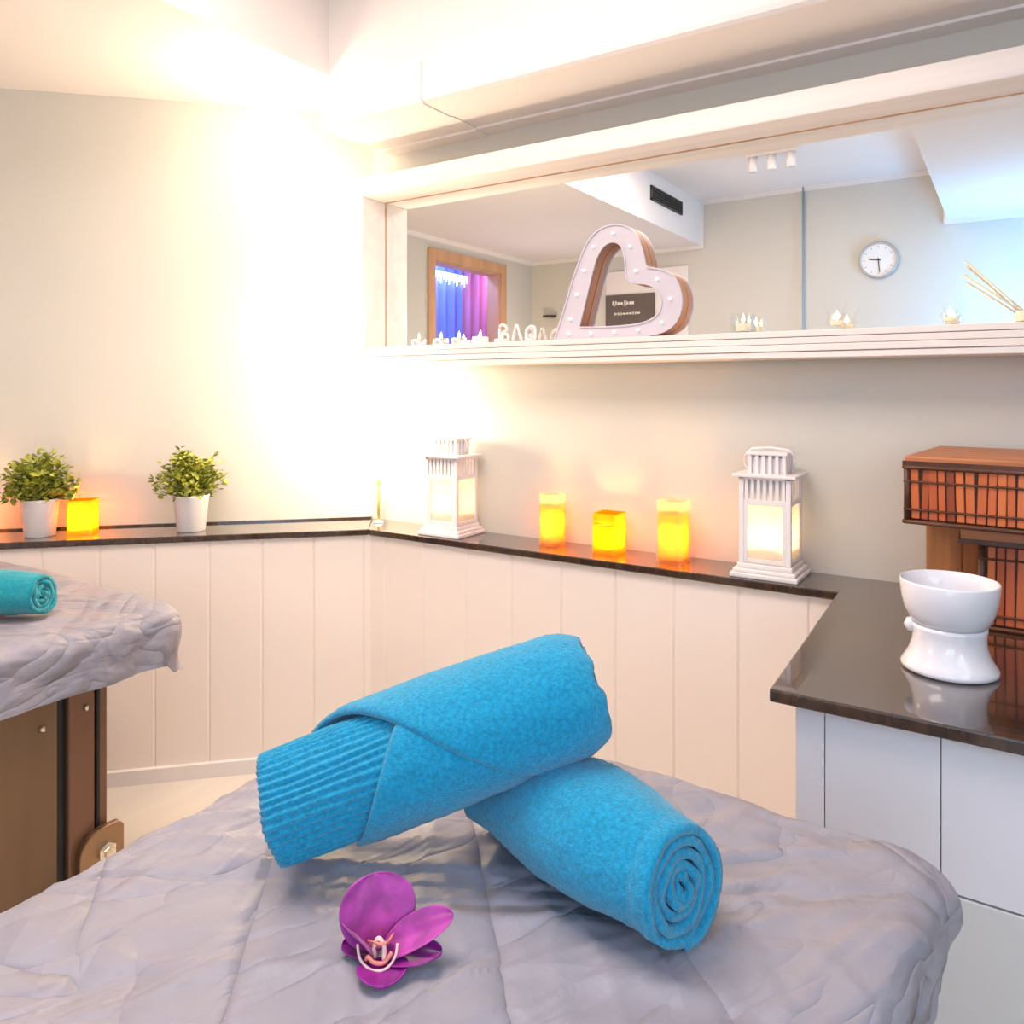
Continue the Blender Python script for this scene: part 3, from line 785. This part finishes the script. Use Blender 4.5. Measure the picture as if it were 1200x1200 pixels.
def near_wr(x, y, px, py, e):
    # creases pulled out of the corners plus the fold grid of the unfolded sheet
    c = Vector((-.06, 1.0)); d = Vector((x, y)) - c; ang = atan2(d.y, d.x); rr = d.length
    w = .0
    v = Vector((ang * 4.2, rr * 1.6, 3.1))
    w += .0062 * max(0, ridged(v, 2.4)) ** 3 * min(1, rr * 4) * exp(-rr * 1.2)
    c2 = Vector((-.88, 1.0)); d2 = Vector((x, y)) - c2; a2 = atan2(d2.y, d2.x); r2 = d2.length
    w += .0062 * max(0, ridged(Vector((a2 * 4.0, r2 * 1.5, 7.7)), 2.6)) ** 3 * min(1, r2 * 4) * exp(-r2 * 1.1)
    q = Vector((x * .8 + y * .6, y * .8 - x * .6, 0))
    w += .0042 * max(0, ridged(Vector((q.x * 2.2, q.y * 9, 1.3)), 1.6)) ** 3
    w += .0030 * noise.noise(Vector((x * 5, y * 5, 2))) + .0014 * noise.noise(Vector((x * 28, y * 11, 5)))
    for k, (nx, ny, o) in enumerate(((.86, .51, -.42), (.86, .51, -.13), (-.5, .87, .80), (-.5, .87, 1.02), (-.5, .87, .58))):
        t = nx * x + ny * y - o; w += .0020 * exp(-(t / .006) ** 2)
    w += .004 * noise.noise(Vector((px * 7, py * 7, 9))) * min(1, max(0, e - .8) * 3)
    return w
def near_warp(x, y):           # the long side runs slightly inwards from the corner
    return -.040 * ease_(max(0, min(1, (.95 - y) / .32))) * max(0, min(1, (x + .45) / .3))
def ease_(t): return t * t * (3 - 2 * t)
NX0, NX1, NY0, NY1, NZ = -.872, -.058, -.86, 1.005, .700
tab = thing('massage_table', 'near massage table below the rolled towels, hidden under its grey sheet', 'massage table', ((NX0 + NX1) / 2, .07, 0))
cx, cy = (NX0 + NX1) / 2, .07
obj('mattress', add_prism(bmesh.new(), [(x, y) for x, y in rrect((NX1 - NX0) / 2 - .055, (NY1 - NY0) / 2 - .02, .09, 8)], NZ - .13, NZ - .008), M_cabgrey, tab, bevel=.02)
obj('frame', box(-.36, .36, -.85, .86, NZ - .20, NZ - .131), M_brown, tab, bevel=.004)
for x in (-.33, .27):
    for y in (-.78, .72): obj('leg', box(x, x + .06, y, y + .06, 0, NZ - .20), M_brown2, tab, bevel=.004)
sh = tag(obj('sheet', sheet(NX0, NX1, NY0, NY1, NZ, .085, .13, .035, 1, .22, .0060, near_wr, near_warp, .018), M_sheet, smooth=True),
         'wrinkled grey lilac sheet over the near table, under the turquoise towels', 'sheet')

def far_wr(x, y, px, py, e):
    q = Vector((x + y * .3, y - x * .2, 0))
    w = .0045 * max(0, ridged(Vector((q.x * 2.4, q.y * 8, 4.3)), 1.4)) ** 3
    w += .0022 * noise.noise(Vector((x * 6, y * 6, 3))) + .0009 * noise.noise(Vector((x * 20, y * 26, 5)))
    w += .009 * noise.noise(Vector((px * 9, py * 9, 1))) * min(1, max(0, e - .8) * 3)
    w += .005 * sin(30 * y + 4 * noise.noise(Vector((x * 5, y * 5, 0)))) * min(1, max(0, e - 1.2) * 2)
    return w
GX0, GX1, GY0, GY1, GZ = -2.52, -1.592, -.82, 1.105, .727
ft = thing('massage_table', 'far massage table at the left edge with brown wooden side panel', 'massage table', (-2.06, .13, 0))
obj('mattress', add_prism(bmesh.new(), [(x, y) for x, y in rrect(.445, .935, .09, 8)], GZ - .135, GZ - .008), M_cabgrey, ft, bevel=.02)
obj('frame', box(-.42, .40, -.90, .66, GZ - .18, GZ - .136), M_brown, ft, bevel=.004)
def fp(x, y): return x + 2.06, y - .13
pan = obj('side_panel', box(.385, .405, -.80, .700, .02, GZ - .14), M_brown, ft, bevel=.003)
for yy in (.675,):
    s = obj('panel_screw', tube([(.405, yy - .01, .535), (.412, yy - .002, .535)], .006, 10), M_screw, pan, smooth=True)
obj('panel_gap', box(.37, .392, .700, .722, .02, GZ - .14), M_black, ft)
lg = obj('leg', box(.345, .405, .722, .778, .0, GZ - .14), M_brown2, ft, bevel=.004)
obj('leg_groove', box(.398, .4062, .781, .787, .0, GZ - .14), M_black, lg)
obj('leg_screw', tube([(.405, .757, .548), (.4115, .760, .548)], .006, 10), M_screw, lg, smooth=True)
lg2 = obj('leg', box(.345, .402, .787, .806, .0, GZ - .14), M_brown2, ft, bevel=.003)
# rounded bracket with bolt near the foot
arc = [(.735, .0), (.735, .20)] + [(.785 + .05 * cos(a), .235 + .05 * sin(a)) for a in [pi - k * pi / 14 for k in range(0, 8)]] + [(.822, .284), (.832, .272), (.832, .0)]
bm = bmesh.new()
a = [bm.verts.new((.406, y, z)) for y, z in arc]; b = [bm.verts.new((.424, y, z)) for y, z in arc]; n = len(arc)
bm.faces.new(a); bm.faces.new(list(reversed(b)))
for i in range(n): bm.faces.new((a[i], b[i], b[(i + 1) % n], a[(i + 1) % n]))
br = obj('bracket', bm, M_bronze, ft, bevel=.003)
obj('bolt', lathe([(0, 0), (.020, 0), (.020, .010), (.012, .012), (.012, .022), (0, .024)], 6), M_screw, br)
br.children[-1].location = (.424, .79, .235); br.children[-1].rotation_euler = (0, pi / 2, 0)
for yy in (-.80,): obj('leg', box(.345, .405, yy, yy + .06, 0, GZ - .14), M_brown2, ft, bevel=.004)
for yy in (-.80, .72): obj('leg', box(-.40, -.34, yy, yy + .06, 0, GZ - .14), M_brown2, ft, bevel=.004)
tag(obj('sheet', sheet(GX0, GX1, GY0, GY1, GZ, .085, .108, .040, 2, .35, .010, far_wr), M_sheet, smooth=True),
    'wrinkled grey sheet over the far table at the left edge', 'sheet')

# ================================================================== ROLLED TOWELS
def rolled(name, p0, p1, rad, squash, turns, m, seed, ribs=None, ring=None, start=0., bow=0., rag=.004, hand_=1, nb=44, ns=46):
    """one long strip rolled up: spiral section swept from p0 to p1"""
    p0, p1 = Vector(p0), Vector(p1); ax = (p1 - p0).normalized(); L = (p1 - p0).length
    up = (Vector((0, 0, 1)) - ax * ax.z).normalized(); sd = ax.cross(up).normalized()
    bm = bmesh.new(); rin = .10
    n1 = int(nb * (turns - 1)); n2 = 330 if ribs else 120
    FS = [(turns - 1) / turns * k / n1 for k in range(n1)] + [(turns - 1 + k / n2) / turns for k in range(n2 + 1)]; N = len(FS) - 1
    def rho(f): return rin + (1 - rin) * f
    pitch = (1 - rin) / turns; th = pitch * .84
    surf = []
    for side in (1, -1):
        rows = []
        for i in range(ns + 1):
            s = i / ns; row = []
            R = rad(s); cz, cw = squash(s)
            for k in range(N + 1):
                f = FS[k]; phi = start + hand_ * f * turns * 2 * pi
                rr = rho(f) - pitch / 2 + side * th / 2
                rr *= 1 + .035 * noise.noise(Vector((cos(phi) * 1.4, sin(phi) * 1.4, s * 3 + seed))) + .03 * noise.noise(Vector((phi * .5, 3.3, seed))) + .022 * noise.noise(Vector((cos(phi) * 2.6, sin(phi) * 2.6, s * 7 + seed)))
                if f > .965: rr -= pitch * .8 * ((f - .965) / .035) ** 2
                if f < .75 : rr += .018 * sin(phi * 2.3 + seed)
                if side == 1 and f > 1 - 1 / turns:
                    if ribs: rr += ribs(s, phi) / R
                    if ring: rr += ring(s) / R
                    rr += .0011 / R * noise.noise(Vector((s * 60, phi * 18, seed)))
                e = 0
                if i < 4: e = -(1 - i / 4) * (rag * noise.noise(Vector((phi * 1.1, 8.1, seed))) + .002 * sin(f * turns * pi * 2))
                if i > ns - 4: e = (1 - (ns - i) / 4) * (rag * noise.noise(Vector((phi * 1.1, 2.1, seed))) + rag * .5 * f)
                c = p0 + ax * (L * s + e) + up * (bow * sin(pi * s))
                row.append(bm.verts.new(c + up * (R * cz * rr * cos(phi)) + sd * (R * cw * rr * sin(phi))))
            rows.append(row)
        surf.append(rows)
    for rows in surf:
        for a, b in zip(rows, rows[1:]):
            for k in range(N): bm.faces.new((a[k], a[k + 1], b[k + 1], b[k]))
    o_, i_ = surf
    for k in range(N):
        bm.faces.new((o_[0][k], i_[0][k], i_[0][k + 1], o_[0][k + 1])); bm.faces.new((o_[-1][k + 1], i_[-1][k + 1], i_[-1][k], o_[-1][k]))
    for i in range(ns):
        for k in (0, N): bm.faces.new((o_[i][k], o_[i + 1][k], i_[i + 1][k], i_[i][k]))
    return obj(name, bm, m, smooth=True), (ax, up, sd, L, p0)
def ease(a, b, t):
    t = max(0, min(1, t)); t = t * t * (3 - 2 * t); return a + (b - a) * t
# lower towel: front end (spiral) near the camera, back end under the other towel
T2a, T2b = (-.258, .686, NZ + .063), (-.515, .770, NZ + .046)
def rad2(s): return ease(.0600, .076, s / .42) if s < .5 else ease(.076, .058, (s - .5) / .5)
def sq2(s): return (ease(1., .93, s / .4) if s < .5 else ease(.93, .78, (s - .5) / .4)), ease(1., 1.12, s)
def ring2(s): return -.0022 * exp(-((s - .085) / .012) ** 2) + .0012 * exp(-((s - .05) / .015) ** 2)
t2, _ = rolled('rolled_towel', T2a, T2b, rad2, sq2, 5.2, M_towel, 5.3, ring=ring2, start=1.95, bow=.008, rag=.006)
tag(t2, 'rolled turquoise towel with its spiral end facing forward, lower of the crossed pair', 'towel', 'crossed turquoise towels')
# upper towel: left end on the sheet, right end raised over the lower towel
T1a, T1b = (-.682, .574, NZ + .066), (-.402, .790, NZ + .188)
def rad1(s): return ease(.0665, .0680, s / .5) if s < .5 else ease(.0680, .0620, (s - .5) / .5) * (1 if s < .88 else sqrt(max(.0, 1 - .42 * ((s - .88) / .124) ** 2)))
def sq1(s): return .97, 1.02
ax = (Vector(T1b) - Vector(T1a)).normalized(); up = (Vector((0, 0, 1)) - ax * ax.z).normalized(); sd = ax.cross(up).normalized()
HD = 1
# phi is measured from "up" towards sd (the camera side): 0 on top, pi/2 facing the camera, pi below
def wrap(phi):
    return (phi + pi) % (2 * pi) - pi
def s_edge(phi):               # boundary of the ribbed border
    return .47 - .10 * wrap(phi)
def ribs1(s, phi):
    k = 1 / (1 + exp((s - s_edge(phi)) * 90))
    return k * (.0016 * sin(phi * 44 + 3 * noise.noise(Vector((s * 5, phi * 2, 0)))) - .001)
t1, fr = rolled('rolled_towel', T1a, T1b, rad1, sq1, 5.0, M_towel, 2.2, ribs=ribs1, start=pi + .2, rag=.007)
tag(t1, 'rolled turquoise towel with ribbed border lying across the other, upper of the pair', 'towel', 'crossed turquoise towels')
def flap(parent, fr, rad, s0, th, phis, m, s_end=1.004):
    ax, up, sd, L, p0 = fr; bm = bmesh.new(); rows = []; n = 40
    for j in range(49):
        phi = phis[0] + (phis[1] - phis[0]) * j / 48; a = s0(phi); row = []
        for lay in (0, 1):
            for i in range(n + 1):
                s = a + (s_end + .018 * noise.noise(Vector((phi * 2.2, 4.4, 1))) - a) * i / n; rr = rad(s) * 1.0 + (th if lay else -.002)
                if lay: rr += -.5 * th * exp(-i * 1.6) + .0012 * noise.noise(Vector((s * 60, phi * 18, 4))) + .0012 * noise.noise(Vector((s * 9, phi * 3, 4)))
                row.append(bm.verts.new(p0 + ax * (L * s) + up * (rr * .985 * cos(phi)) + sd * (rr * 1.035 * sin(phi))))
        rows.append(row)
    for a, b in zip(rows, rows[1:]):
        for i in range(n):
            bm.faces.new((a[i], a[i + 1], b[i + 1], b[i])); bm.faces.new((a[n + 1 + i], b[n + 1 + i], b[n + 2 + i], a[n + 2 + i]))
        for i in (0, n): bm.faces.new((a[i], b[i], b[n + 1 + i], a[n + 1 + i]))
    for r in (rows[0], rows[-1]):
        for i in range(n): bm.faces.new((r[i], r[i + 1], r[n + 2 + i], r[n + 1 + i]))
    return obj('folded_layer', bm, m, parent, smooth=True)
flap(t1, fr, rad1, lambda p: .50 - .115 * p, .0030, (-.6, 2.5), M_towel)
flap(t1, fr, rad1, lambda p: min(.86, .30 + .20 * p), .0075, (-.9, 2.45), M_towel)

# teal towel on the far table
t3, _ = rolled('rolled_towel', (-1.745, .845, GZ + .056), (-2.02, .72, GZ + .056), lambda s: ease(.048, .056, s / .3), lambda s: (1., 1.), 4.2, M_towel2, 9.1, start=2., rag=.006)
tag(t3, 'rolled teal towel on the far table, cut off by the left edge', 'towel')

# ================================================================== ORCHID
orc = thing('orchid_flower', 'magenta orchid blossom lying on the grey sheet in front of the towels', 'flower', (-.4888, .5305, NZ + .004))
def petal(name, L, W, m, yaw_, pitch, roll=0., cup_=.2, curl=.0, tip=.75, offs=(0, 0, 0), n=14):
    """a leaf-shaped blade along local +x, then turned up by pitch and about z by yaw"""
    bm = bmesh.new(); rows = []
    for i in range(n + 1):
        a_ = pi * (.04 + .96 * i / n); s = (1 - cos(a_)) / 2; w = W * sin(a_) ** .9 * (1 + (.75 - tip) * .6 * (s - .5)) + 1e-4; row = []
        for j in range(-5, 6):
            t = j / 5
            row.append(bm.verts.new((L * s, w * t, cup_ * W * (t * t) * sin(pi * s) + curl * L * s * s + .0012 * sin(7 * t + 9 * s) * s)))
        rows.append(row)
    for a, b in zip(rows, rows[1:]):
        for j in range(10): bm.faces.new((a[j], a[j + 1], b[j + 1], b[j]))
    o = obj(name, bm, m, orc, smooth=True, solid=.0012, sub=1)
    o.rotation_euler = (Matrix.Rotation(yaw_, 3, 'Z') @ Matrix.Rotation(-pitch, 3, 'Y') @ Matrix.Rotation(roll, 3, 'X')).to_euler()
    o.location = offs
    return o
CAMD = atan2(-.556, .488)          # horizontal direction from the blossom to the camera
RIGHT = YAW
petal('petal', .063, .036, M_petal, CAMD + pi + .25, radians(74), 0, .22, -.06, .3, (-.003, .002, .003))          # big upright petal
petal('petal', .048, .028, M_petal, RIGHT + radians(165), radians(40), .3, .35, -.05, .8, (-.002, 0, .002))    # left petal
petal('petal', .072, .0165, M_petal, RIGHT + radians(8), radians(23), .45, .45, .05, .8, (.004, -.002, .006))   # right petal
petal('petal', .058, .018, M_petald, RIGHT + radians(-12), radians(6), 0, .25, .12, .85, (.004, -.002, .002))  # dark petal under it
petal('petal', .040, .023, M_petald, CAMD + .15, radians(3), 0, .25, -.0, .7, (.003, -.004, .003))            # lower front petal
petal('petal', .030, .017, M_petald, RIGHT + radians(195), radians(12), 0, .3, .1, .8, (-.008, 0, .001))
lip = petal('lip', .024, .012, M_lip, CAMD + .25, radians(35), 0, .7, .1, .7, (.001, -.002, .010))
fd = Vector((cos(CAMD), sin(CAMD), 0)); rd_ = Vector((cos(RIGHT), sin(RIGHT), 0))
def orp(r, f, u): return tuple(rd_ * r + fd * f + Vector((0, 0, u)))
obj('lip_edge', tube(catmull([orp(-.020, .012, .020), orp(-.017, .018, .010), orp(-.006, .024, .005), orp(.006, .023, .006), orp(.014, .018, .013), orp(.016, .014, .022)], 5, False), .0013, 6), M_lipw, orc, smooth=True)
obj('column', tube(catmull([orp(-.004, .010, .007), orp(-.005, .014, .018), orp(-.001, .016, .028), orp(.004, .017, .022), orp(.004, .018, .010)], 5, False), .0020, 8), M_lipw, orc, smooth=True)
obj('throat', tube(catmull([orp(-.012, .016, .009), orp(-.010, .020, .014), orp(-.005, .021, .010), orp(.004, .021, .010), orp(.011, .018, .017)], 5, False), .0018, 8), M_lip, orc, smooth=True)

# ================================================================== LIGHT
lamp('POINT', 'corner_lamp_high', (-1.96, 1.56, 2.09), 4, (1, .82, .60), .05)
for z, p in ((1.12, 12), (1.45, 4.5), (1.85, 1.6)):
    lamp('POINT', 'corner_lamp', (-1.985, 1.865, z) if z > 1.2 else (-1.76, 1.85, z), p, (1, .80, .56), .04)
lamp('AREA', 'tray_light', (-1.05, .60, 2.48), 28, (1, .84, .76), 1.1, rot=(0, 0, 0), sizey=.8)
lamp('AREA', 'window_daylight', (1.40, .1, 1.55), 15, (.72, .84, 1), 1.5, aim=(-.6, .9, .8), sizey=1.1)
lamp('AREA', 'rear_fill', (.15, -1.06, .95), 7, (.72, .83, 1), 1.2, aim=(-.15, 1.5, .85), sizey=.7)  # cool fill added low behind the camera, unseen, to brighten the fronts
lamp('AREA', 'rear_blue_uplight', (.30, -.62, 1.30), 15, (.16, .52, 1), .45, aim=(.12, -1.08, 2.0))
lamp('POINT', 'rear_left_warm_fill', (-2.65, -.35, 1.32), 9, (1, .78, .56), .09)  # warm light added out of view to lift the rear-left ceiling and left side
lamp('POINT', 'hall_blue', (XL - .28, -.30, 2.25), 12, (.30, .38, 1), .05)
lamp('POINT', 'hall_pink', (XL - .28, -1.25, 2.25), 5, (1, .45, .75), .05)
w = bpy.data.worlds.new('World'); SC.world = w; w.use_nodes = True
w.node_tree.nodes['Background'].inputs['Color'].default_value = (1, .95, .92, 1)
w.node_tree.nodes['Background'].inputs['Strength'].default_value = .2

# ================================================================== CAMERA
cd = bpy.data.cameras.new('camera'); cam = bpy.data.objects.new('camera', cd); COL.objects.link(cam)
cam.location = (0, 0, HC); cam.rotation_euler = (pi / 2, 0, YAW)
cd.sensor_width = 36; cd.lens = 36 * FPX / 1200; cd.shift_y = -(600 - HY) / 1200; cd.clip_start = .02
SC.camera = cam
SC.view_settings.view_transform = 'Standard'; SC.view_settings.look = 'None'
SC.view_settings.gamma = 1; SC.view_settings.use_curve_mapping = False
SC.view_settings.exposure = 0.34
